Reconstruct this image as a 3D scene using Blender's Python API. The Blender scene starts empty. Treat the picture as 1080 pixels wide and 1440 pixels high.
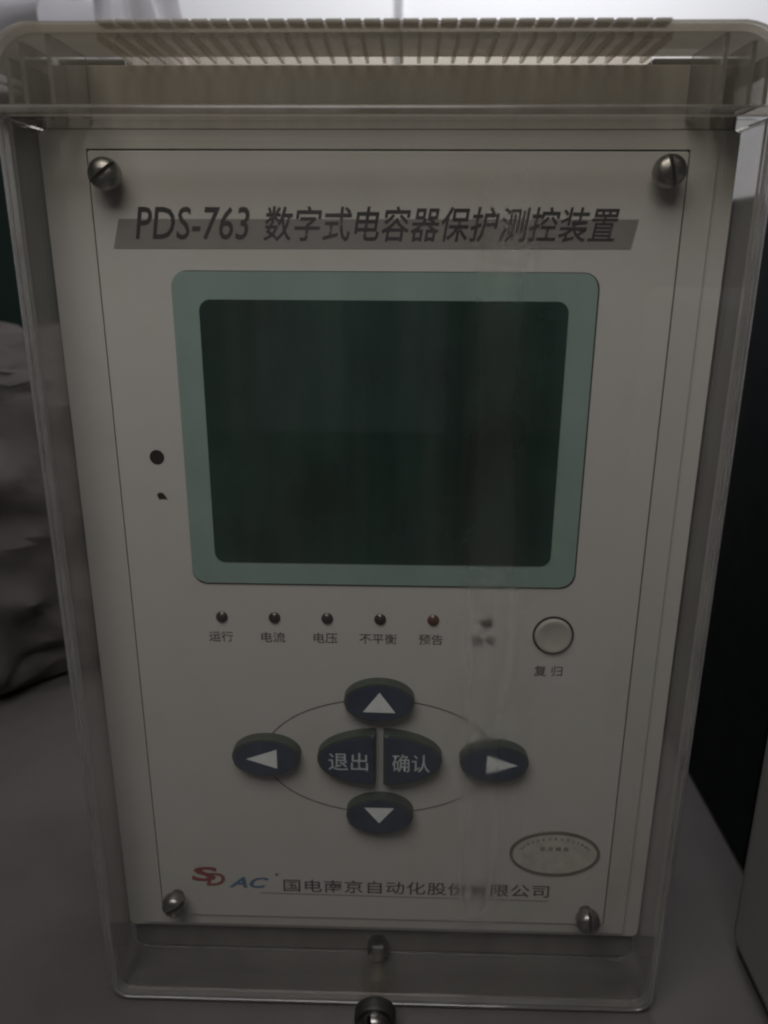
import bpy, bmesh, math, random
from mathutils import Matrix, Vector, noise

random.seed(7)
SC = bpy.context.scene
COL = SC.collection

# ------------------------------------------------------------------ camera
Z0 = 0.021                      # table top is z = 0, the panel frame sits this much higher
cam_d = bpy.data.cameras.new('camera')
cam = bpy.data.objects.new('camera', cam_d)
COL.objects.link(cam)
cam_d.sensor_fit = 'VERTICAL'
cam_d.sensor_height = 36.0
cam_d.lens = 28.0
cam_d.clip_start = 0.01
cam_d.clip_end = 50.0
RX = Vector((0.99962359, 0.02704375, 0.00461771))
RY = Vector((0.0127096, -0.30731542, -0.95152283))
RZ = Vector((-0.02431365, 0.95122335, -0.30754346))
CP = Vector((0.00552514, -0.21317709, 0.21328571 + Z0))
m = Matrix((RX, -RY, -RZ)).transposed().to_4x4()
m.translation = CP
cam.matrix_world = m
cam_d.dof.use_dof = True
cam_d.dof.focus_distance = 0.222
cam_d.dof.aperture_fstop = 15.0
SC.camera = cam

# ------------------------------------------------------------------ world, lamps, exposure
world = bpy.data.worlds.new('World')
SC.world = world
world.use_nodes = True
wb = world.node_tree.nodes['Background']
wb.inputs['Color'].default_value = (1.0, 0.95, 0.90, 1)
wb.inputs['Strength'].default_value = 0.022


def area_lamp(name, loc, aim, sx, sy, energy, color):
    d = bpy.data.lights.new(name, 'AREA')
    d.shape = 'RECTANGLE'
    d.size = sx
    d.size_y = sy
    d.energy = energy
    d.color = color
    o = bpy.data.objects.new(name, d)
    COL.objects.link(o)
    o.location = loc
    v = Vector(aim) - Vector(loc)
    o.rotation_euler = v.to_track_quat('-Z', 'Y').to_euler()
    return o


area_lamp('room_lamp', (-0.09, -0.30, 0.58), (-0.02, 0.0, 0.16), 0.36, 0.26, 1.52, (1.0, 0.985, 0.972))
area_lamp('wall_lamp', (0.13, 0.36, 0.80), (0.13, 0.85, 0.40), 0.36, 0.20, 3.9, (0.965, 0.97, 1.0))
area_lamp('screen_reflection_lamp', (-0.105, -1.5, 0.20), (-0.105, 0.0, 0.20), 0.39, 0.70, 0.028, (0.72, 0.88, 1.0))  # added weak lamp behind the camera, for the pale reflection on the screen

SC.view_settings.view_transform = 'Standard'
SC.view_settings.look = 'None'
SC.view_settings.exposure = 0.0
SC.view_settings.gamma = 1.0
SC.view_settings.use_curve_mapping = False
SC.render.engine = 'CYCLES'
SC.cycles.use_denoising = True
SC.cycles.max_bounces = 12
SC.cycles.transparent_max_bounces = 32
SC.cycles.transmission_bounces = 10
SC.cycles.filter_width = 2.2


# ------------------------------------------------------------------ materials
def nodes(name):
    mt = bpy.data.materials.new(name)
    mt.use_nodes = True
    nt = mt.node_tree
    nt.nodes.clear()
    out = nt.nodes.new('ShaderNodeOutputMaterial')
    return mt, nt, out


def N(nt, t, **kw):
    n = nt.nodes.new('ShaderNode' + t)
    for k, v in kw.items():
        if k in n.inputs:
            n.inputs[k].default_value = v
        else:
            setattr(n, k, v)
    return n


def L(nt, a, b):
    nt.links.new(a, b)


def noise_tex(nt, scale, detail=4.0, rough=0.55, stretch=None):
    tc = N(nt, 'TexCoord')
    n = N(nt, 'TexNoise')
    n.inputs['Scale'].default_value = scale
    n.inputs['Detail'].default_value = detail
    n.inputs['Roughness'].default_value = rough
    if stretch:
        mp = N(nt, 'Mapping')
        mp.inputs['Scale'].default_value = stretch
        L(nt, tc.outputs['Object'], mp.inputs['Vector'])
        L(nt, mp.outputs['Vector'], n.inputs['Vector'])
    else:
        L(nt, tc.outputs['Object'], n.inputs['Vector'])
    return n


def ramp(nt, fac, stops):
    r = N(nt, 'ValToRGB')
    els = r.color_ramp.elements
    while len(els) < len(stops):
        els.new(0.5)
    for e, (p, c) in zip(els, stops):
        e.position = p
        e.color = (c[0], c[1], c[2], 1)
    L(nt, fac, r.inputs['Fac'])
    return r


def paint(name, col, var=0.12, scale=60.0, rough=0.5, metallic=0.0, bump=0.0, bscale=900.0,
          coat=0.0, stretch=None, dirt=None, spec=0.5, tone2=None):
    """painted / moulded surface: base colour with uneven tone and fine relief"""
    mt, nt, out = nodes(name)
    p = N(nt, 'BsdfPrincipled')
    n = noise_tex(nt, scale, stretch=stretch)
    lo = tuple(c * (1 - var) for c in col)
    hi = tuple(min(1, c * (1 + var)) for c in col)
    if tone2:
        lo, hi = col, tone2
    r = ramp(nt, n.outputs['Fac'], [(0.3, lo), (0.7, hi)])
    src = r.outputs['Color']
    if dirt:
        dcol, amount, dscale = dirt
        n2 = noise_tex(nt, dscale, 8.0, 0.7)
        r2 = ramp(nt, n2.outputs['Fac'], [(0.52, (0, 0, 0)), (0.72, (amount,) * 3)])
        mx = N(nt, 'MixRGB')
        mx.inputs['Color2'].default_value = (*dcol, 1)
        L(nt, r2.outputs['Color'], mx.inputs['Fac'])
        L(nt, src, mx.inputs['Color1'])
        src = mx.outputs['Color']
    L(nt, src, p.inputs['Base Color'])
    p.inputs['Metallic'].default_value = metallic
    p.inputs['Specular IOR Level'].default_value = spec
    n3 = noise_tex(nt, scale * 3.1)
    rr = N(nt, 'MapRange')
    rr.inputs['To Min'].default_value = max(0.02, rough - 0.1)
    rr.inputs['To Max'].default_value = min(1, rough + 0.1)
    L(nt, n3.outputs['Fac'], rr.inputs['Value'])
    L(nt, rr.outputs['Result'], p.inputs['Roughness'])
    if coat:
        p.inputs['Coat Weight'].default_value = coat
        p.inputs['Coat Roughness'].default_value = 0.08
    if bump:
        nb = noise_tex(nt, bscale, 3.0)
        b = N(nt, 'Bump')
        b.inputs['Strength'].default_value = bump
        b.inputs['Distance'].default_value = 0.0004
        L(nt, nb.outputs['Fac'], b.inputs['Height'])
        L(nt, b.outputs['Normal'], p.inputs['Normal'])
    L(nt, p.outputs['BSDF'], out.inputs['Surface'])
    return mt


def schlick(nt, f0=0.04):
    lw = N(nt, 'LayerWeight')
    lw.inputs['Blend'].default_value = 0.5
    pw = N(nt, 'Math', operation='POWER')
    pw.inputs[1].default_value = 5.0
    L(nt, lw.outputs['Facing'], pw.inputs[0])
    mr = N(nt, 'MapRange')
    mr.inputs['To Min'].default_value = f0
    mr.inputs['To Max'].default_value = 1.0
    L(nt, pw.outputs['Value'], mr.inputs['Value'])
    return mr.outputs['Result']


def clear_sheet(name, tint, haze=0.02, hazy_streak=False, gloss=0.03, film=None):
    """thin clear plastic sheet, yellowed, with a film of dust and (front sheet) a hazy, blurring streak"""
    mt, nt, out = nodes(name)
    tr = N(nt, 'BsdfTransparent')
    tr.inputs['Color'].default_value = (*tint, 1)
    gl = N(nt, 'BsdfGlossy')
    gl.inputs['Roughness'].default_value = gloss
    gl.inputs['Color'].default_value = (1, 1, 1, 1)
    mx = N(nt, 'MixShader')
    L(nt, schlick(nt), mx.inputs['Fac'])
    base = tr.outputs['BSDF']
    if hazy_streak:  # blurs what lies behind a wavering upright band
        tc = N(nt, 'TexCoord')
        sep = N(nt, 'SeparateXYZ')
        L(nt, tc.outputs['Object'], sep.inputs['Vector'])
        wob = noise_tex(nt, 14.0, 2.0)
        # distance from the streak's centre line, slightly wavering
        a = N(nt, 'Math', operation='MULTIPLY_ADD')
        a.inputs[1].default_value = 0.014
        a.inputs[2].default_value = -0.007 - 0.0295
        L(nt, wob.outputs['Fac'], a.inputs[0])
        d = N(nt, 'Math', operation='ADD')
        L(nt, sep.outputs['X'], d.inputs[0])
        L(nt, a.outputs['Value'], d.inputs[1])
        ab = N(nt, 'Math', operation='ABSOLUTE')
        L(nt, d.outputs['Value'], ab.inputs[0])
        mr = N(nt, 'MapRange', interpolation_type='SMOOTHSTEP')
        mr.inputs['From Min'].default_value = 0.0003
        mr.inputs['From Max'].default_value = 0.0100
        mr.inputs['To Min'].default_value = 0.75
        mr.inputs['To Max'].default_value = 0.0
        L(nt, ab.outputs['Value'], mr.inputs['Value'])
        ends = N(nt, 'ValToRGB')
        zz = N(nt, 'MapRange')
        zz.inputs['From Min'].default_value = -0.02
        zz.inputs['From Max'].default_value = 0.25
        L(nt, sep.outputs['Z'], zz.inputs['Value'])
        el = ends.color_ramp.elements
        el[0].position, el[0].color = 0.09, (0, 0, 0, 1)
        el[1].position, el[1].color = 0.98, (0, 0, 0, 1)
        for ps, vv in ((0.20, 0.75), (0.40, 0.6), (0.52, 1.0), (0.72, 0.5), (0.88, 0.85)):
            e = el.new(ps)
            e.color = (vv, vv, vv, 1)
        L(nt, zz.outputs['Result'], ends.inputs['Fac'])
        band = N(nt, 'Math', operation='MULTIPLY')
        L(nt, mr.outputs['Result'], band.inputs[0])
        L(nt, ends.outputs['Color'], band.inputs[1])
        rf = N(nt, 'BsdfRefraction')
        rf.inputs['IOR'].default_value = 1.05
        rf.inputs['Roughness'].default_value = 0.30
        rf.inputs['Color'].default_value = (*tint, 1)
        ms = N(nt, 'MixShader')
        L(nt, band.outputs['Value'], ms.inputs['Fac'])
        L(nt, base, ms.inputs[1])
        L(nt, rf.outputs['BSDF'], ms.inputs[2])
        base = ms.outputs['Shader']
    L(nt, base, mx.inputs[1])
    L(nt, gl.outputs['BSDF'], mx.inputs[2])
    # dust film
    df = N(nt, 'BsdfDiffuse')
    df.inputs['Color'].default_value = (0.42, 0.395, 0.36, 1) if film else (0.62, 0.60, 0.56, 1)
    nd = noise_tex(nt, 26.0, 6.0, 0.65, stretch=(2.6, 1.0, 0.22))
    hr = ramp(nt, nd.outputs['Fac'], [(0.35, (haze * 0.2,) * 3), (0.75, (haze * 2.2,) * 3)])
    md = N(nt, 'MixShader')
    L(nt, hr.outputs['Color'], md.inputs['Fac'])
    dust = df.outputs['BSDF']
    if hazy_streak:  # more diffuse haze inside the band
        sm = N(nt, 'Math', operation='MULTIPLY_ADD')
        sm.inputs[1].default_value = 0.032
        L(nt, band.outputs['Value'], sm.inputs[0])
        L(nt, hr.outputs['Color'], sm.inputs[2])
        L(nt, sm.outputs['Value'], md.inputs['Fac'])
    if film:
        # a settled dust layer: what it hides grows with the slant of the ray, 1 - (1-c)^(1/cos)
        lw = N(nt, 'LayerWeight')
        cs = N(nt, 'Math', operation='SUBTRACT')
        cs.inputs[0].default_value = 1.0
        L(nt, lw.outputs['Facing'], cs.inputs[1])
        mxm = N(nt, 'Math', operation='MAXIMUM')
        mxm.inputs[1].default_value = 0.06
        L(nt, cs.outputs['Value'], mxm.inputs[0])
        inv = N(nt, 'Math', operation='DIVIDE')
        inv.inputs[0].default_value = 1.0
        L(nt, mxm.outputs['Value'], inv.inputs[1])
        nf = noise_tex(nt, 60.0, 6.0, 0.7)
        fr = N(nt, 'MapRange')
        fr.inputs['To Min'].default_value = 1 - film * 0.6
        fr.inputs['To Max'].default_value = 1 - film * 1.4
        L(nt, nf.outputs['Fac'], fr.inputs['Value'])
        pw = N(nt, 'Math', operation='POWER')
        L(nt, fr.outputs['Result'], pw.inputs[0])
        L(nt, inv.outputs['Value'], pw.inputs[1])
        om = N(nt, 'Math', operation='SUBTRACT')
        om.inputs[0].default_value = 1.0
        L(nt, pw.outputs['Value'], om.inputs[1])
        L(nt, om.outputs['Value'], md.inputs['Fac'])
        tl = N(nt, 'BsdfTranslucent')
        tl.inputs['Color'].default_value = (0.50, 0.47, 0.43, 1)
        dm = N(nt, 'MixShader')
        dm.inputs['Fac'].default_value = 0.35
        L(nt, df.outputs['BSDF'], dm.inputs[1])
        L(nt, tl.outputs['BSDF'], dm.inputs[2])
        dust = dm.outputs['Shader']
    L(nt, mx.outputs['Shader'], md.inputs[1])
    L(nt, dust, md.inputs[2])
    L(nt, md.outputs['Shader'], out.inputs['Surface'])
    return mt


def clear_solid(name, tint, rough=0.06, milk=0.08):
    """thick clear plastic: refracts, slightly milky with age"""
    mt, nt, out = nodes(name)
    g = N(nt, 'BsdfGlass')
    g.inputs['IOR'].default_value = 1.49
    g.inputs['Color'].default_value = (*tint, 1)
    n = noise_tex(nt, 45.0)
    rr = N(nt, 'MapRange')
    rr.inputs['To Min'].default_value = rough * 0.4
    rr.inputs['To Max'].default_value = rough * 1.6
    L(nt, n.outputs['Fac'], rr.inputs['Value'])
    L(nt, rr.outputs['Result'], g.inputs['Roughness'])
    d = N(nt, 'BsdfDiffuse')
    d.inputs['Color'].default_value = (0.56, 0.545, 0.52, 1)
    n2 = noise_tex(nt, 30.0, 7.0, 0.7)
    hr = ramp(nt, n2.outputs['Fac'], [(0.3, (milk * 0.5,) * 3), (0.75, (milk * 1.6,) * 3)])
    ms = N(nt, 'MixShader')
    L(nt, hr.outputs['Color'], ms.inputs['Fac'])
    L(nt, g.outputs['BSDF'], ms.inputs[1])
    L(nt, d.outputs['BSDF'], ms.inputs[2])
    L(nt, ms.outputs['Shader'], out.inputs['Surface'])
    return mt


M = {}
M['plate'] = paint('light_grey_paint', (0.505, 0.480, 0.476), 0.05, 35, 0.55, bump=0.15, bscale=2500, tone2=(0.485, 0.480, 0.446),
                   dirt=((0.36, 0.33, 0.28), 0.25, 30))
M['bezel'] = paint('bezel_paint', (0.485, 0.460, 0.450), 0.06, 28, 0.55, bump=0.2, bscale=1800, tone2=(0.455, 0.450, 0.415),
                   dirt=((0.32, 0.29, 0.24), 0.3, 22))
M['housing'] = paint('housing_paint', (0.16, 0.151, 0.140), 0.14, 40, 0.5, bump=0.2, stretch=(3.0, 1, 0.5))
M['upper'] = paint('brightened_panel_paint', (0.53, 0.505, 0.465), 0.08, 40, 0.55, bump=0.2, stretch=(6.0, 1, 0.4))  # colour raised to stand in for light the hood keeps out
M['gap'] = paint('dark_gap', (0.03, 0.028, 0.026), 0.1, 80, 0.8)
M['print'] = paint('black_print', (0.028, 0.027, 0.027), 0.25, 700, 0.6)
M['print_soft'] = paint('grey_print', (0.065, 0.060, 0.058), 0.25, 900, 0.6)
M['bar'] = paint('title_bar_grey', (0.215, 0.203, 0.195), 0.05, 70, 0.6)
M['screen_frame'] = paint('screen_frame_green', (0.225, 0.305, 0.275), 0.07, 50, 0.35, coat=0.3)
M['screen'] = paint('screen_glass_dark', (0.009, 0.030, 0.023), 0.55, 28, 0.25, coat=0.3)
M['button'] = paint('button_navy', (0.031, 0.045, 0.078), 0.18, 160, 0.42, bump=0.1)
M['button_rim'] = paint('button_rim', (0.050, 0.062, 0.052), 0.15, 160, 0.5)
M['white_print'] = paint('white_print', (0.72, 0.74, 0.75), 0.06, 300, 0.6)
M['white_print_thin'] = paint('white_print_thin', (0.48, 0.52, 0.55), 0.12, 600, 0.6)
M['led'] = paint('led_lens', (0.035, 0.030, 0.027), 0.3, 900, 0.25)
M['led_red'] = paint('led_lens_red', (0.085, 0.032, 0.022), 0.3, 900, 0.25)
M['led_pale'] = paint('led_lens_pale', (0.17, 0.155, 0.14), 0.3, 900, 0.35)
M['reset'] = paint('reset_button_beige', (0.40, 0.375, 0.345), 0.05, 90, 0.35)
M['line'] = paint('printed_line', (0.135, 0.120, 0.118), 0.2, 300, 0.6)
M['logo_red'] = paint('logo_red', (0.24, 0.055, 0.050), 0.15, 500, 0.5)
M['logo_blue'] = paint('logo_blue', (0.080, 0.150, 0.25), 0.15, 500, 0.5)
M['badge'] = paint('badge_face', (0.47, 0.455, 0.41), 0.12, 260, 0.35, bump=0.4, bscale=1300)
M['badge_rim'] = paint('badge_rim', (0.15, 0.14, 0.12), 0.15, 200, 0.4)
M['badge_mark'] = paint('badge_mark', (0.24, 0.225, 0.20), 0.25, 500, 0.5)
M['rubber'] = paint('black_collar', (0.018, 0.017, 0.015), 0.2, 300, 0.5)
M['steel'] = paint('screw_steel', (0.33, 0.32, 0.305), 0.3, 500, 0.36, metallic=1.0)
M['steel_dark'] = paint('screw_steel_dark', (0.22, 0.21, 0.20), 0.3, 400, 0.30, metallic=1.0)
M['hole'] = paint('drilled_hole', (0.012, 0.011, 0.010), 0.2, 500, 0.8)
M['front'] = clear_sheet('cover_front_plastic', (0.978, 0.974, 0.964), 0.011, hazy_streak=True)
M['hood_front'] = clear_sheet('cover_hood_plastic', (0.955, 0.94, 0.90), 0.015)
M['wall_clear'] = clear_solid('cover_wall_plastic', (0.95, 0.945, 0.94), 0.05, 0.12)
M['bead'] = clear_solid('cover_corner_plastic', (0.93, 0.925, 0.92), 0.06, 0.22)
M['top_clear'] = clear_sheet('cover_top_plastic', (0.90, 0.875, 0.83), 0.05, gloss=0.35, film=0.30)
M['dimming'] = clear_sheet('dimming_strip_plastic', (0.90, 0.88, 0.84), 0.06, gloss=0.3)
M['rib'] = clear_sheet('cover_rib_plastic', (0.80, 0.77, 0.73), 0.10, gloss=0.3)
M['table'] = paint('tabletop_laminate', (0.098, 0.090, 0.086), 0.12, 17, 0.6, bump=0.15, bscale=700,
                   dirt=((0.070, 0.063, 0.056), 0.6, 22))
M['wall'] = paint('white_wall_paint', (0.80, 0.80, 0.82), 0.02, 5, 0.8, bump=0.1, bscale=300)
M['trim'] = paint('wall_trim', (0.34, 0.34, 0.36), 0.05, 20, 0.6)
M['black'] = paint('black_enclosure', (0.005, 0.008, 0.009), 0.2, 20, 0.6, bump=0.2, bscale=900, spec=0.1)
M['grey_case'] = paint('grey_case_paint', (0.20, 0.195, 0.18), 0.06, 14, 0.6, bump=0.25, bscale=1200,
                       dirt=((0.15, 0.14, 0.11), 0.35, 12))
M['green_case'] = paint('dark_green_case', (0.010, 0.026, 0.021), 0.2, 14, 0.5)
M['sack'] = paint('dark_sack', (0.084, 0.076, 0.071), 0.35, 16, 0.8, bump=0.5, bscale=160)
M['bag'] = paint('white_plastic_bag', (0.36, 0.345, 0.365), 0.10, 12, 0.35, bump=0.3, bscale=90)


# ------------------------------------------------------------------ mesh helpers
def finish(name, bm, mat, parent=None, smooth=False, loc=None):
    bmesh.ops.recalc_face_normals(bm, faces=bm.faces[:])
    me = bpy.data.meshes.new(name)
    bm.to_mesh(me)
    bm.free()
    me.materials.append(mat)
    if smooth:
        me.set_sharp_from_angle(angle=math.radians(38))
        for p in me.polygons:
            p.use_smooth = max(abs(c) for c in p.normal) < 0.9998   # large flat faces stay flat
    o = bpy.data.objects.new(name, me)
    COL.objects.link(o)
    if parent:
        o.parent = parent
    if loc:
        o.location = loc
    return o


def tag(o, label=None, cat=None, group=None, kind=None):
    if label: o['label'] = label
    if cat: o['category'] = cat
    if group: o['group'] = group
    if kind: o['kind'] = kind
    return o


def rrect(x0, x1, z0, z1, r, n=6):
    pts = []
    for cx, cz, a0 in ((x1 - r, z1 - r, 0), (x0 + r, z1 - r, 90), (x0 + r, z0 + r, 180), (x1 - r, z0 + r, 270)):
        for i in range(n + 1):
            a = math.radians(a0 + 90 * i / n)
            pts.append((cx + r * math.cos(a), cz + r * math.sin(a)))
    return pts


def ellipse(cx, cz, a, b, n=48, a0=0.0, a1=360.0):
    k = n if abs(a1 - a0) >= 360 else n + 1
    return [(cx + a * math.cos(math.radians(a0 + (a1 - a0) * i / n)),
             cz + b * math.sin(math.radians(a0 + (a1 - a0) * i / n))) for i in range(k)]


def add_prism(bm, outline, y0, y1, bev=0.0, seg=3):
    """outline in (x, z), front face at y0 (towards the viewer), back at y1; bev rounds the front edge"""
    f = [bm.verts.new((x, y0, z)) for x, z in outline]
    b = [bm.verts.new((x, y1, z)) for x, z in outline]
    n = len(outline)
    ff = bm.faces.new(f)
    bm.faces.new(b[::-1])
    for i in range(n):
        bm.faces.new((f[i], b[i], b[(i + 1) % n], f[(i + 1) % n]))
    if bev:
        bmesh.ops.bevel(bm, geom=list(ff.edges), offset=bev, segments=seg, profile=0.5, affect='EDGES')


def prism(name, outline, y0, y1, mat, parent, bev=0.0, seg=3, smooth=True):
    bm = bmesh.new()
    add_prism(bm, outline, y0, y1, bev, seg)
    return finish(name, bm, mat, parent, smooth)


def ring(name, outer, inner, y0, y1, mat, parent, bev=0.0, smooth=True):
    """frame between two outlines with the same number of points"""
    bm = bmesh.new()
    n = len(outer)
    v = [[bm.verts.new((x, y, z)) for x, z in o] for o, y in ((outer, y0), (inner, y0), (outer, y1), (inner, y1))]
    for i in range(n):
        j = (i + 1) % n
        bm.faces.new((v[0][i], v[0][j], v[1][j], v[1][i]))
        bm.faces.new((v[2][i], v[3][i], v[3][j], v[2][j]))
        bm.faces.new((v[0][i], v[2][i], v[2][j], v[0][j]))
        bm.faces.new((v[1][i], v[1][j], v[3][j], v[3][i]))
    if bev:
        ed = [e for e in bm.edges if e.verts[0].co.y == y0 and e.verts[1].co.y == y0 and
              ((e.verts[0] in v[0] and e.verts[1] in v[0]))]
        bmesh.ops.bevel(bm, geom=ed, offset=bev, segments=3, profile=0.5, affect='EDGES')
    return finish(name, bm, mat, parent, smooth)


def sheet(name, outline, y, mat, parent):
    """flat print: one face looking towards -Y"""
    bm = bmesh.new()
    vs = [bm.verts.new((x, y, z)) for x, z in outline]
    f = bm.faces.new(vs)
    bm.normal_update()
    if f.normal.y > 0:
        f.normal_flip()
    me = bpy.data.meshes.new(name)
    bm.to_mesh(me)
    bm.free()
    me.materials.append(mat)
    o = bpy.data.objects.new(name, me)
    COL.objects.link(o)
    o.parent = parent
    return o


def box_verts(bm, x0, x1, y0, y1, z0, z1):
    vs = [bm.verts.new(c) for c in ((x0, y0, z0), (x1, y0, z0), (x1, y1, z0), (x0, y1, z0),
                                    (x0, y0, z1), (x1, y0, z1), (x1, y1, z1), (x0, y1, z1))]
    for q in ((0, 1, 5, 4), (1, 2, 6, 5), (2, 3, 7, 6), (3, 0, 4, 7), (4, 5, 6, 7), (3, 2, 1, 0)):
        bm.faces.new([vs[i] for i in q])


def box(name, x0, x1, y0, y1, z0, z1, mat, parent=None, bev=0.0, seg=2, loc=None):
    bm = bmesh.new()
    box_verts(bm, x0, x1, y0, y1, z0, z1)
    if bev:
        bmesh.ops.bevel(bm, geom=bm.edges[:], offset=bev, segments=seg, profile=0.5, affect='EDGES')
    return finish(name, bm, mat, parent, True, loc)


def lathe(bm, cx, cz, prof, n=32, teeth=0, amp=0.0):
    """turned shape about an axis along Y; prof = [(radius, y), ...] from back to front"""
    rings = []
    for r, y in prof:
        row = []
        for i in range(n):
            a = 2 * math.pi * i / n
            rr = r + (amp * (1 if math.sin(a * teeth) > 0 else -1) if teeth and r > 0.004 else 0)
            row.append(bm.verts.new((cx + rr * math.cos(a), y, cz + rr * math.sin(a))))
        rings.append(row)
    for a, b in zip(rings, rings[1:]):
        for i in range(n):
            bm.faces.new((a[i], a[(i + 1) % n], b[(i + 1) % n], b[i]))
    bm.faces.new(rings[0])
    bm.faces.new(rings[-1][::-1])


def lettering(name, s, x0, x1, z0, z1, y, mat, parent, shear=0.0, bold=0.0, gap=1.0):
    """printed words, fitted to the box x0..x1, z0..z1 on the plane at y"""
    cu = bpy.data.curves.new('tmp', 'FONT')
    cu.body = s
    cu.size = 1.0
    cu.shear = shear
    cu.offset = bold
    cu.space_character = gap
    cu.resolution_u = 3
    t = bpy.data.objects.new('tmp', cu)
    COL.objects.link(t)
    dg = bpy.context.evaluated_depsgraph_get()
    dg.update()
    me = bpy.data.meshes.new_from_object(t.evaluated_get(dg))
    bpy.data.objects.remove(t)
    bpy.data.curves.remove(cu)
    xs = [v.co.x for v in me.vertices]
    ys = [v.co.y for v in me.vertices]
    ax, bx, ay, by = min(xs), max(xs), min(ys), max(ys)
    for v in me.vertices:
        v.co = Vector((x0 + (v.co.x - ax) / (bx - ax) * (x1 - x0), y, z0 + (v.co.y - ay) / (by - ay) * (z1 - z0)))
    me.name = name
    me.materials.clear()
    me.materials.append(mat)
    for p in me.polygons:
        p.material_index = 0
    o = bpy.data.objects.new(name, me)
    COL.objects.link(o)
    o.parent = parent
    return o


mm = 0.001

# ------------------------------------------------------------------ the setting: table and wall
bm = bmesh.new()
box_verts(bm, -1.3, 1.3, -0.9, 0.744, -0.03, 0.0)
tag(finish('tabletop', bm, M['table']), kind='structure')
bm = bmesh.new()
box_verts(bm, -1.3, 1.3, 0.75, 0.80, -0.03, 1.6)
wall = tag(finish('wall', bm, M['wall']), kind='structure')
bm = bmesh.new()
box_verts(bm, -0.0085, -0.0020, 0.7435, 0.7495, 0.0, 1.58)
finish('trim_strip', bm, M['trim'], wall)

# ------------------------------------------------------------------ the relay
relay = bpy.data.objects.new('protection_relay', None)
COL.objects.link(relay)
relay.location = (0, 0, Z0)
tag(relay, 'grey capacitor protection relay with green screen under a yellowed clear plastic cover', 'relay')

# housing and bezel
housing = box('housing', -0.0862, 0.0862, 0.0046, 0.110, -0.0185, 0.2572, M['housing'], relay, bev=0.0006)
box('brightened_panel', -0.0850, 0.0850, 0.0034, 0.00455, 0.2428, 0.2570, M['upper'], relay, bev=0.0003)  # added panel; its paleness replaces light blocked by the hood top
for sd in (-1, 1):  # added blocks, hide the bright wall in the gap beyond the ribs
    box('shoulder', min(sd * 0.0648, sd * 0.0860), max(sd * 0.0648, sd * 0.0860), 0.0060, 0.080, 0.2573, 0.2589, M['housing'], housing, bev=0.0003)
ring('bezel', rrect(-0.0864, 0.0864, -0.0060, 0.2424, 0.002), rrect(-0.0812, 0.0812, -0.0042, 0.2402, 0.0005),
     0.0016, 0.0046, M['bezel'], relay, bev=0.0006)
ring('inner_bezel', rrect(-0.0811, 0.0811, -0.0041, 0.2401, 0.0008), rrect(-0.07445, 0.07445, -0.00045, 0.2380, 0.0003),
     0.0006, 0.0046, M['bezel'], relay, bev=0.0004)

# face plate
plate = prism('face_plate', rrect(-0.0740, 0.0740, 0.0, 0.2375, 0.0006, 3), 0.0, 0.0030, M['plate'], relay, bev=0.00025, seg=2)
P1, P2 = -0.00008, -0.00016      # print layers above the plate
sheet('title_bar', [(-69.6 * mm, 214.4 * mm), (62.0 * mm, 214.8 * mm), (63.4 * mm, 221.9 * mm), (-67.6 * mm, 221.6 * mm)],
      P1, M['bar'], plate)
lettering('title_lettering', 'PDS-763', -63.6 * mm, -34.2 * mm, 216.7 * mm, 224.6 * mm, P2, M['print'], plate, 0.22, 0.006)
lettering('title_lettering', '数字式电容器保护测控装置', -31.0 * mm, 58.4 * mm, 216.4 * mm, 224.8 * mm, P2, M['print'], plate, 0.20, 0.010, 1.03)

# drilled hole and chip
bm = bmesh.new()
vs = [bm.verts.new((-63.0 * mm + 2.05 * mm * math.cos(a), P1, 159.5 * mm + 2.1 * mm * math.sin(a)))
      for a in [2 * math.pi * i / 24 for i in range(24)]]
bm.faces.new(vs)
finish('hole', bm, M['hole'], plate)
sheet('paint_chip', [(-63.9 * mm, 148.6 * mm), (-63.5 * mm, 149.2 * mm), (-62.3 * mm, 149.3 * mm), (-61.6 * mm, 148.5 * mm),
                     (-60.9 * mm, 147.2 * mm), (-61.7 * mm, 147.4 * mm), (-63.4 * mm, 147.3 * mm)], P1, M['hole'], plate)

# screen window
scr = prism('screen_window', rrect(-0.0553, 0.0546, 0.1223, 0.2090, 0.0040), -0.0006, -0.0001, M['screen_frame'], relay, bev=0.0002, seg=2)
sheet('window_gap', rrect(-0.05545, 0.0551, 0.1217, 0.2092, 0.0043), -0.00008, M['gap'], scr)
prism('screen', rrect(-0.0484, 0.0475, 0.1289, 0.2020, 0.0030), -0.0008, -0.0005, M['screen'], scr)

# indicator lights with their captions
caps = ['运行', '电流', '电压', '不平衡', '预告', '信号']
for i, s in enumerate(caps):
    x = (-47.7 + 15.6 * i) * mm
    bm = bmesh.new()
    lathe(bm, x, 111.2 * mm, [(1.75 * mm, 0.0002), (1.75 * mm, -0.0003), (1.3 * mm, -0.0008), (0.5 * mm, -0.0011)], 20)
    finish('indicator_light', bm, M['led_red'] if i == 4 else (M['led_pale'] if i == 5 else M['led']), relay, True)
    w = 5.55 if len(s) == 3 else 3.6
    lettering('caption', s, x - 0.6 * mm - w * mm, x - 0.6 * mm + w * mm, 103.1 * mm, 106.5 * mm, P1, M['print_soft'], plate, 0, 0.006)
lettering('caption', '复 归', 45.2 * mm, 53.6 * mm, 93.3 * mm, 96.9 * mm, P1, M['print_soft'], plate, 0, 0.006)

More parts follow.
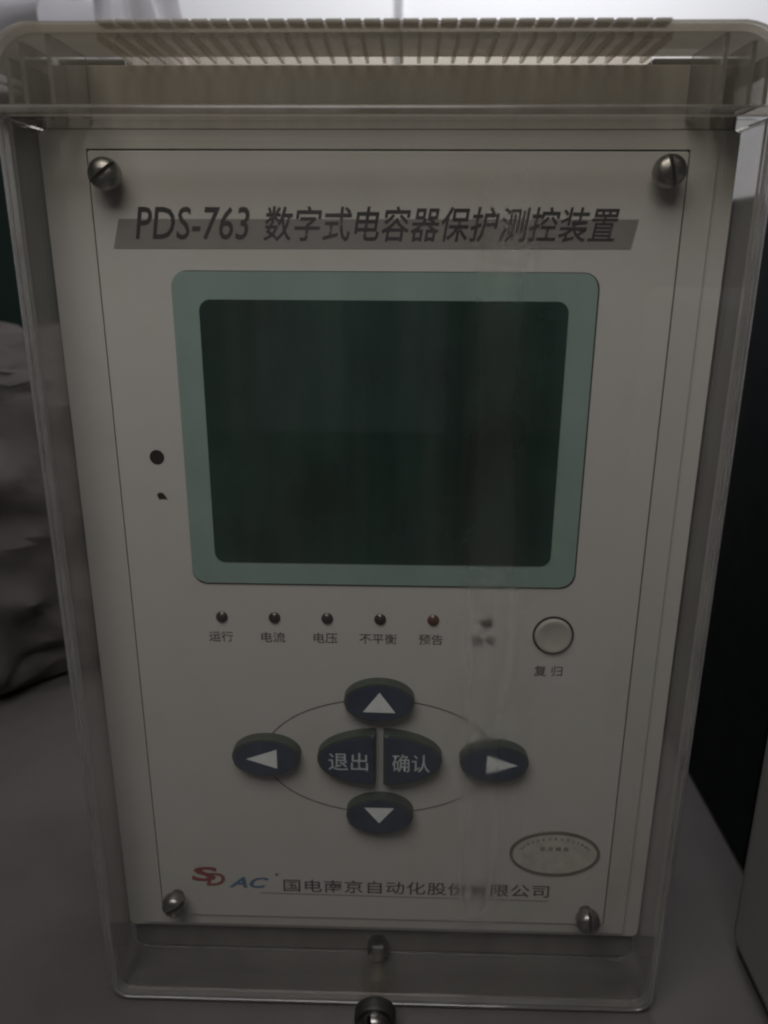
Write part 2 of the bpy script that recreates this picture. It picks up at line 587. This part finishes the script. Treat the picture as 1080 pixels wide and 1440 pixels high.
# reset button
bm = bmesh.new()
lathe(bm, 50.0 * mm, 107.0 * mm, [(5.4 * mm, 0.0), (5.4 * mm, -0.0010), (5.1 * mm, -0.0014), (4.4 * mm, -0.0015), (3.9 * mm, -0.0013), (1 * mm, -0.0012)], 40)
rb = finish('reset_button', bm, M['reset'], relay, True)
ring('button_ring', ellipse(50.0 * mm, 107.0 * mm, 6.05 * mm, 6.05 * mm), ellipse(50.0 * mm, 107.0 * mm, 5.45 * mm, 5.45 * mm),
     -0.00035, 0.0002, M['gap'], rb)

# printed ring through the arrow keys
bx, bz, a_, b_ = -0.9 * mm, 63.8 * mm, 36.0 * mm, 20.6 * mm
ring('printed_ring', ellipse(bx, bz, a_ + 0.2 * mm, b_ + 0.2 * mm, 96), ellipse(bx, bz, a_ - 0.2 * mm, b_ - 0.2 * mm, 96),
     -0.00010, -0.00002, M['line'], plate, smooth=False)


KH = 0.0042                          # how far the keys stand out of the plate


def face_pt(x, z, h=KH):
    """a point measured on the plate plane, carried along the line of sight onto a face h in front of it"""
    k = h / 0.21318
    return (x + (0.005525 - x) * k, z + (0.213286 - z) * k)


def moulded_key(name, outline, cx, cz):
    """a key standing proud: dark side wall, rounded shoulder, navy face let into the top"""
    def sc(k):
        return [(cx + (x - cx) * k, cz + (z - cz) * k) for x, z in outline]
    body = prism(name, outline, -KH + 0.0002, 0.0002, M['button_rim'], relay, bev=0.0008)
    prism('key_face', sc(0.91), -KH, -KH + 0.0004, M['button'], body, bev=0.00015, seg=1)
    return body


AR = {'up': (-1.1, 84.1), 'down': (-0.8, 43.0), 'left': (-36.4, 63.9), 'right': (34.7, 63.4)}
for d, (x, z) in AR.items():
    bx_, bz_ = x + (5.5 - x) * 0.5 * KH / 0.213, z + (213.3 - z) * 0.5 * KH / 0.213
    k = moulded_key('arrow_key', ellipse(bx_ * mm, bz_ * mm, 10.6 * mm, 6.5 * mm), bx_ * mm, bz_ * mm)
    tri = {'up': [(-5.0, -4.2), (5.0, -4.4), (0.1, 2.6)], 'down': [(-5.0, 1.9), (4.6, 1.9), (-0.2, -4.0)],
           'left': [(-6.6, -1.7), (3.2, 1.9), (3.2, -5.0)], 'right': [(-2.2, 1.8), (-2.2, -4.8), (7.6, -1.7)]}[d]
    sheet('arrow', [face_pt((x + u) * mm, (z + v) * mm) for u, v in tri], -KH - 0.00008, M['white_print'], k)


def half_outline(side):
    pts = []
    cx, cz, a, b, g = -0.85 * mm, 65.3 * mm, 19.3 * mm, 9.1 * mm, 1.15 * mm
    t = math.degrees(math.asin(g / a))
    for i in range(29):
        ang = math.radians(90 + t + (180 - 2 * t) * i / 28)
        pts.append((cx + a * math.cos(ang), cz + b * math.sin(ang)))
    if side > 0:
        pts = [(2 * cx - x, z) for x, z in pts][::-1]
    return pts


for nm, side, word, x0, x1, z0, z1 in (('exit_key', -1, '退出', -17.0, -4.6, 58.7, 65.2), ('confirm_key', 1, '确认', 3.0, 14.8, 58.5, 65.0)):
    k = moulded_key(nm, half_outline(side), (-0.85 + side * 9.0) * mm, 65.3 * mm)
    (ax, az), (bx2, bz2) = face_pt(x0 * mm, z0 * mm), face_pt(x1 * mm, z1 * mm)
    lettering('key_lettering', word, ax, bx2, az, bz2, -KH - 0.00008, M['white_print_thin'], k, 0, 0.004)

# maker's mark, name and rule
mark = prism('logo', ellipse(-55.6 * mm, 14.9 * mm, 0.01 * mm, 0.01 * mm, 6), P1, -0.00002, M['logo_red'], plate)
lettering('logo_letter', 'S', -63.4 * mm, -54.8 * mm, 14.2 * mm, 20.2 * mm, P1, M['logo_red'], plate, 0.1, 0.035)
lettering('logo_letter', 'D', -58.6 * mm, -52.2 * mm, 12.6 * mm, 17.8 * mm, P2, M['logo_red'], plate, 0.2, 0.02)
lettering('logo_letter', 'AC', -51.2 * mm, -37.6 * mm, 11.9 * mm, 16.4 * mm, P1, M['logo_blue'], plate, 0.35, 0.03)
bpy.data.objects.remove(mark)
sheet('registered_dot', ellipse(-34.9 * mm, 17.7 * mm, 0.55 * mm, 0.55 * mm, 12), P1, M['logo_red'], plate)
lettering('maker_name', '国电南京自动化股份有限公司', -32.8 * mm, 55.2 * mm, 10.8 * mm, 16.0 * mm, P1, M['print_soft'], plate, 0, 0.008, 1.06)
sheet('printed_rule', [(-40.8 * mm, 9.85 * mm), (55.2 * mm, 9.25 * mm), (55.2 * mm, 9.5 * mm), (-40.8 * mm, 10.15 * mm)], P1, M['line'], plate)

# oval badge
bc = (55.9 * mm, 28.8 * mm)
bad = ring('badge', ellipse(*bc, 14.6 * mm, 8.7 * mm), ellipse(*bc, 13.6 * mm, 7.7 * mm), -0.0005, -0.00005, M['badge_rim'], relay, bev=0.0002)
prism('badge_face', ellipse(*bc, 13.65 * mm, 7.75 * mm), -0.0004, -0.00005, M['badge'], bad)
for i in range(15):
    a = math.radians(160 - i * 10)
    px, pz = bc[0] + 11.4 * mm * math.cos(a), bc[1] + 5.9 * mm * math.sin(a)
    w = random.uniform(0.3, 0.55) * mm
    sheet('badge_fleck', [(px - w, pz - 0.4 * mm), (px + w, pz - 0.5 * mm), (px + w * 0.8, pz + 0.45 * mm), (px - w, pz + 0.4 * mm)], -0.00045, M['badge_mark'], bad)
for i in range(4):
    px, pz = bc[0] + (-4.0 + 2.5 * i) * mm, bc[1] + 2.0 * mm
    w = random.uniform(0.7, 1.0) * mm
    sheet('badge_fleck', [(px - w, pz - 0.7 * mm), (px + w, pz - 0.8 * mm), (px + w * 0.8, pz + 0.8 * mm), (px - w * 0.7, pz + 0.7 * mm)], -0.00045, M['badge_mark'], bad)


# plate screws
def d_loft(bm, R, slot, layers, side, rot, cx, cz):
    rows = []
    for r, y in layers:
        row = []
        t = math.asin(min(0.95, slot / 2 / r))
        for i in range(15):
            a = -math.pi / 2 + t + (math.pi - 2 * t) * i / 14
            x, z = r * math.cos(a), r * math.sin(a)
            x = max(x, slot / 2) * side
            row.append((cx + x * math.cos(rot) - z * math.sin(rot), y, cz + x * math.sin(rot) + z * math.cos(rot)))
        rows.append([bm.verts.new(p) for p in row])
    n = 15
    for a, b in zip(rows, rows[1:]):
        for i in range(n):
            bm.faces.new((a[i], a[(i + 1) % n], b[(i + 1) % n], b[i]))
    bm.faces.new(rows[0])
    bm.faces.new(rows[-1][::-1])


for x, z, rot in ((-68.5, 231.7, -52), (68.3, 232.6, 14), (-68.5, 8.6, -60), (67.6, 6.0, 0)):
    x *= mm; z *= mm
    bm = bmesh.new()
    lathe(bm, x, z, [(3.75 * mm, -0.0030), (3.9 * mm, -0.0034), (3.9 * mm, -0.0050)], 32)
    for sd in (-1, 1):
        d_loft(bm, 3.9 * mm, 1.0 * mm, [(3.9 * mm, -0.00501), (3.75 * mm, -0.0060), (3.2 * mm, -0.0068), (2.2 * mm, -0.0074), (1.2 * mm, -0.0076)],
               sd, math.radians(rot), x, z)
    s = finish('plate_screw', bm, M['steel'], relay, True)
    bm = bmesh.new()
    lathe(bm, x, z, [(2.1 * mm, -0.0001), (2.1 * mm, -0.0029)], 20)
    finish('shank', bm, M['steel_dark'], s, True)

# ------------------------------------------------------------------ clear cover
YF, YH, YB = -0.0160, -0.0210, 0.0044       # main front, hood front, back rim
cover = prism('cover', rrect(-0.0856, 0.0856, -0.0169, 0.2424, 0.0036, 5), YF, YF + 0.0024, M['front'], relay)
XO, ZBOT, RC = 0.0889, -0.0202, 0.0070
path = [((-XO, 0.2424), (-1.0, 0.0))]
for cx, a0 in ((-XO + RC, 180), (XO - RC, 270)):
    for i in range(9):
        a = math.radians(a0 + 90 * i / 8)
        path.append(((cx + RC * math.cos(a), ZBOT + RC + RC * math.sin(a)), (math.cos(a), math.sin(a))))
path.append(((XO, 0.2424), (1.0, 0.0)))


def follow(name, prof, mat):
    """closed profile [(inset, y), ...] carried down one side, round the bottom and up the other side"""
    bm = bmesh.new()
    rows = [[bm.verts.new((px - nx * u, y, pz - nz * u)) for u, y in prof] for (px, pz), (nx, nz) in path]
    n = len(prof)
    for a, b in zip(rows, rows[1:]):
        for i in range(n):
            bm.faces.new((a[i], a[(i + 1) % n], b[(i + 1) % n], b[i]))
    bm.faces.new(rows[0]); bm.faces.new(rows[-1][::-1])
    return finish(name, bm, mat, cover, True)


follow('side_wall', [(0.0, YF + 0.0036), (0.0, YB), (0.0021, YB), (0.0021, YF + 0.0036)], M['wall_clear'])
prof = [(0.0, YF + 0.0034)]
for i in range(7):
    a = math.radians(90 * i / 6)
    prof.append((0.0017 * (1 - math.cos(a)), YF + 0.0017 - 0.0017 * math.sin(a)))
prof += [(0.0019, YF + 0.0003), (0.0022, YF + 0.0003), (0.0024, YF), (0.0032, YF + 0.0001), (0.0032, YF + 0.0023), (0.0028, YF + 0.0032), (0.0022, YF + 0.0035)]
follow('front_bead', prof, M['bead'])


# hood: an upturned U that stands forward of the front, with a ledge below
def arch(xo, zt, zb, r, n=8):
    pts = [(xo, zb)]
    for cx, a0 in ((xo - r, 0), (-xo + r, 90)):
        for i in range(n + 1):
            a = math.radians(a0 + 90 * i / n)
            pts.append((cx + r * math.cos(a), zt - r + r * math.sin(a)))
    pts.append((-xo, zb))
    return pts


ZB, ZT = 0.2426, 0.2605
YU = YH + 0.0026
ao, ai = arch(0.0872, ZT, ZB, 0.0110), arch(0.0855, ZT - 0.0016, ZB, 0.0094)
bm = bmesh.new()
n = len(ao)
v = [[bm.verts.new((x, y, z)) for x, z in o] for o, y in ((ao, YU), (ai, YU), (ao, YB), (ai, YB))]
for i in range(n - 1):
    bm.faces.new((v[0][i], v[0][i + 1], v[1][i + 1], v[1][i]))
    bm.faces.new((v[2][i], v[3][i], v[3][i + 1], v[2][i + 1]))
    bm.faces.new((v[0][i], v[2][i], v[2][i + 1], v[0][i + 1]))
    bm.faces.new((v[1][i], v[1][i + 1], v[3][i + 1], v[3][i]))
for i in (0, n - 1):
    bm.faces.new((v[0][i], v[1][i], v[3][i], v[2][i]))
hood = finish('hood', bm, M['top_clear'], cover, True)
hood.data.materials.append(M['wall_clear'])
for p in hood.data.polygons:
    if p.center.z < ZT - 0.0090:
        p.material_index = 1
for sd in (-1, 1):
    for fx in (0.0830, 0.0795, 0.0735):  # added fins, there to catch light as upright bright streaks
        box('streak_fin', sd * fx - 0.0005, sd * fx + 0.0005, YU + 0.0002, 0.0030, ZB + 0.0022, ZT - 0.0018 - (0.0045 if fx > 0.0825 else 0.0015 if fx > 0.079 else 0), M['bead'], cover)
hf = prism('hood_front', arch(0.0872, ZT, ZB + 0.0019, 0.0110), YH, YU - 0.0001, M['hood_front'], cover, bev=0.0003, seg=2)
hf.data.materials.append(M['top_clear'])
for p in hf.data.polygons:
    if p.center.z > ZT - 0.0030 and p.normal.z > 0.2:
        p.material_index = 1
box('hood_ledge', -0.0871, 0.0871, YH + 0.0003, YF - 0.0001, ZB, ZB + 0.0018, M['rib'], cover, bev=0.0006)

# grip ribs under the hood's top wall
rib_me = None
for i in range(31):
    x = -0.0622 + 0.00412 * i
    if rib_me is None:
        bm = bmesh.new()
        prof = [(YU + 0.0002, ZT - 0.0017), (YB - 0.0001, ZT - 0.0017), (YB - 0.0001, ZT - 0.0031), (YU + 0.0002, ZT - 0.0031)]
        lo = [bm.verts.new((-0.00045, y, z)) for y, z in prof]
        hi = [bm.verts.new((0.00045, y, z)) for y, z in prof]
        bm.faces.new(lo); bm.faces.new(hi[::-1])
        for q in range(len(prof)):
            j = (q + 1) % len(prof)
            bm.faces.new((lo[q], lo[j], hi[j], hi[q]))
        o = finish('rib', bm, M['rib'], cover)
        rib_me = o.data
    else:
        o = bpy.data.objects.new('rib', rib_me)
        COL.objects.link(o)
        o.parent = cover
    o.location = (x, 0, 0)
box('dimming_strip', -0.0640, 0.0640, YB + 0.0002, YB + 0.0012, ZT - 0.0032, ZT - 0.0001, M['dimming'], cover)  # added tinted strip, dims the bright wall seen through the rear gap
tooth_me = None
for i in range(30):
    x = -0.0622 + 0.00412 * (i + 0.5)
    if tooth_me is None:
        o = box('grip_tooth', -0.00175, 0.00175, YH + 0.0012, YU + 0.004, ZT + 0.00002, ZT + 0.0007, M['top_clear'], cover, bev=0.0002)
        tooth_me = o.data
    else:
        o = bpy.data.objects.new('grip_tooth', tooth_me)
        COL.objects.link(o)
        o.parent = cover
    o.location = (x, 0, 0)

# cover screw at the bottom
kx, kz = -1.3 * mm, -14.2 * mm
bm = bmesh.new()
lathe(bm, kx, kz, [(3.0 * mm, -0.0213), (3.0 * mm, -0.0214), (5.9 * mm, -0.0220), (6.5 * mm, -0.0226), (6.5 * mm, -0.0262), (6.1 * mm, -0.0268)], 48)
kn = finish('cover_screw', bm, M['rubber'], relay, True)
bm = bmesh.new()
lathe(bm, kx, kz, [(5.3 * mm, -0.0266), (5.3 * mm, -0.0280)], 40)
for sd in (-1, 1):
    d_loft(bm, 5.3 * mm, 1.3 * mm, [(5.3 * mm, -0.02801), (5.1 * mm, -0.0292), (4.4 * mm, -0.0303), (3.2 * mm, -0.0310), (1.6 * mm, -0.0313)], sd, math.radians(20), kx, kz)
finish('screw_head', bm, M['steel_dark'], kn, True)
bm = bmesh.new()
lathe(bm, kx, kz, [(2.0 * mm, 0.0040), (2.0 * mm, -0.0132)], 20)
finish('shank', bm, M['hood_front'], kn, True)
bm = bmesh.new()
lathe(bm, kx, kz, [(2.4 * mm, -0.0162), (2.4 * mm, -0.0212)], 20)
finish('boss', bm, M['hood_front'], kn, True)
bm = bmesh.new()
lathe(bm, kx, kz, [(3.6 * mm, 0.0044), (3.6 * mm, -0.0002), (3.2 * mm, -0.0012), (2.2 * mm, -0.0014)], 6)
finish('nut', bm, M['steel'], kn)

# ------------------------------------------------------------------ things around it
# lumpy dark sack at the left
def lumpy(name, sx, sy, sz, amp, freq, mat, loc, rotz, taper=0.0, cuts=26):
    bm = bmesh.new()
    box_verts(bm, -sx / 2, sx / 2, -sy / 2, sy / 2, 0, sz)
    bmesh.ops.bevel(bm, geom=bm.edges[:], offset=min(sx, sy, sz) * 0.12, segments=3, profile=0.5, affect='EDGES')
    bmesh.ops.triangulate(bm, faces=bm.faces[:])
    for _ in range(5):
        ed = [e for e in bm.edges if e.calc_length() > 0.007]
        if not ed: break
        bmesh.ops.subdivide_edges(bm, edges=ed, cuts=1)
        bmesh.ops.triangulate(bm, faces=[f for f in bm.faces if len(f.verts) > 3])
    bm.normal_update()
    for vv in bm.verts:
        p = vv.co * freq
        d = noise.noise(p) * amp + abs(noise.noise(p * 2.3 + Vector((5, 2, 1)))) * amp * 0.7
        d += (0.5 - abs(noise.noise(p * 3.7 + Vector((1, 7, 3))))) * amp * 0.12 - abs(noise.noise(Vector((p.x * 0.9, p.y * 0.9, p.z * 1.6)))) * amp * 0.9
        k = min(1.0, vv.co.z / 0.02)
        vv.co += vv.normal * d * k
        f = 1 - taper * vv.co.z / sz
        vv.co.x *= f; vv.co.y *= f
        vv.co.z = max(0.0005, vv.co.z)
    o = finish(name, bm, mat, None, True, loc)
    o.rotation_euler = (0, 0, rotz)
    return o


tag(lumpy('packed_sack', 0.26, 0.18, 0.186, 0.013, 22, M['sack'], (-0.252, 0.240, 0), math.radians(41)),
    'dark grey-brown lumpy packed sack on the table beside the relay', 'sack')

gcase = box('storage_case', -0.52, -0.15, 0.40, 0.62, 0.0, 0.331, M['green_case'], None, bev=0.006)
tag(gcase, 'dark green case behind the packed sack', 'case')

# tied white plastic bag on the green case
bm = bmesh.new()
rows = []
NA = 72
for k in range(41):
    t = k / 40.0
    z = 0.3315 + 0.154 * t
    row = []
    for i in range(NA):
        a = 2 * math.pi * i / NA
        if math.cos(a) > 0:
            base = 0.034 + 0.050 * (1 - t) ** 1.3
        else:
            base = 0.034 + 0.03 * (1 - t) + 0.17 / (1 + math.exp((t - 0.43) / 0.035))
        fold = 1 + 0.10 * (0.3 + t) * math.sin(a * 9 + 3 * t) + 0.18 * noise.noise(Vector((math.cos(a) * 2, math.sin(a) * 2, t * 4)))
        row.append(bm.verts.new((-0.2285 + base * fold * math.cos(a), 0.475 + 0.55 * base * fold * math.sin(a), z)))
    rows.append(row)
for a, b in zip(rows, rows[1:]):
    for i in range(NA):
        bm.faces.new((a[i], a[(i + 1) % NA], b[(i + 1) % NA], b[i]))
bm.faces.new(rows[0]); bm.faces.new(rows[-1][::-1])
tag(finish('plastic_bag', bm, M['bag'], None, True), 'crumpled whitish plastic bag with a gathered neck on the dark green case', 'bag')

# black enclosure and pale grey case at the right
be = box('black_enclosure', 0.142, 0.46, 0.045, 0.40, 0.0, 0.2575, M['black'], None, bev=0.004)
tag(be, 'plain black enclosure standing on the table behind the grey case', 'enclosure')
gc = bpy.data.objects.new('grey_case', None)
COL.objects.link(gc)
gc.location = (0.1225, 0.014, 0)
tag(gc, 'pale grey case with rounded edges on the table beside the black enclosure', 'case')
box('body', 0, 0.20, -0.24, 0.0, 0.003, 0.22, M['grey_case'], gc, bev=0.006, seg=4)
box('base', 0.003, 0.197, -0.237, -0.003, 0.0, 0.0029, M['gap'], gc)
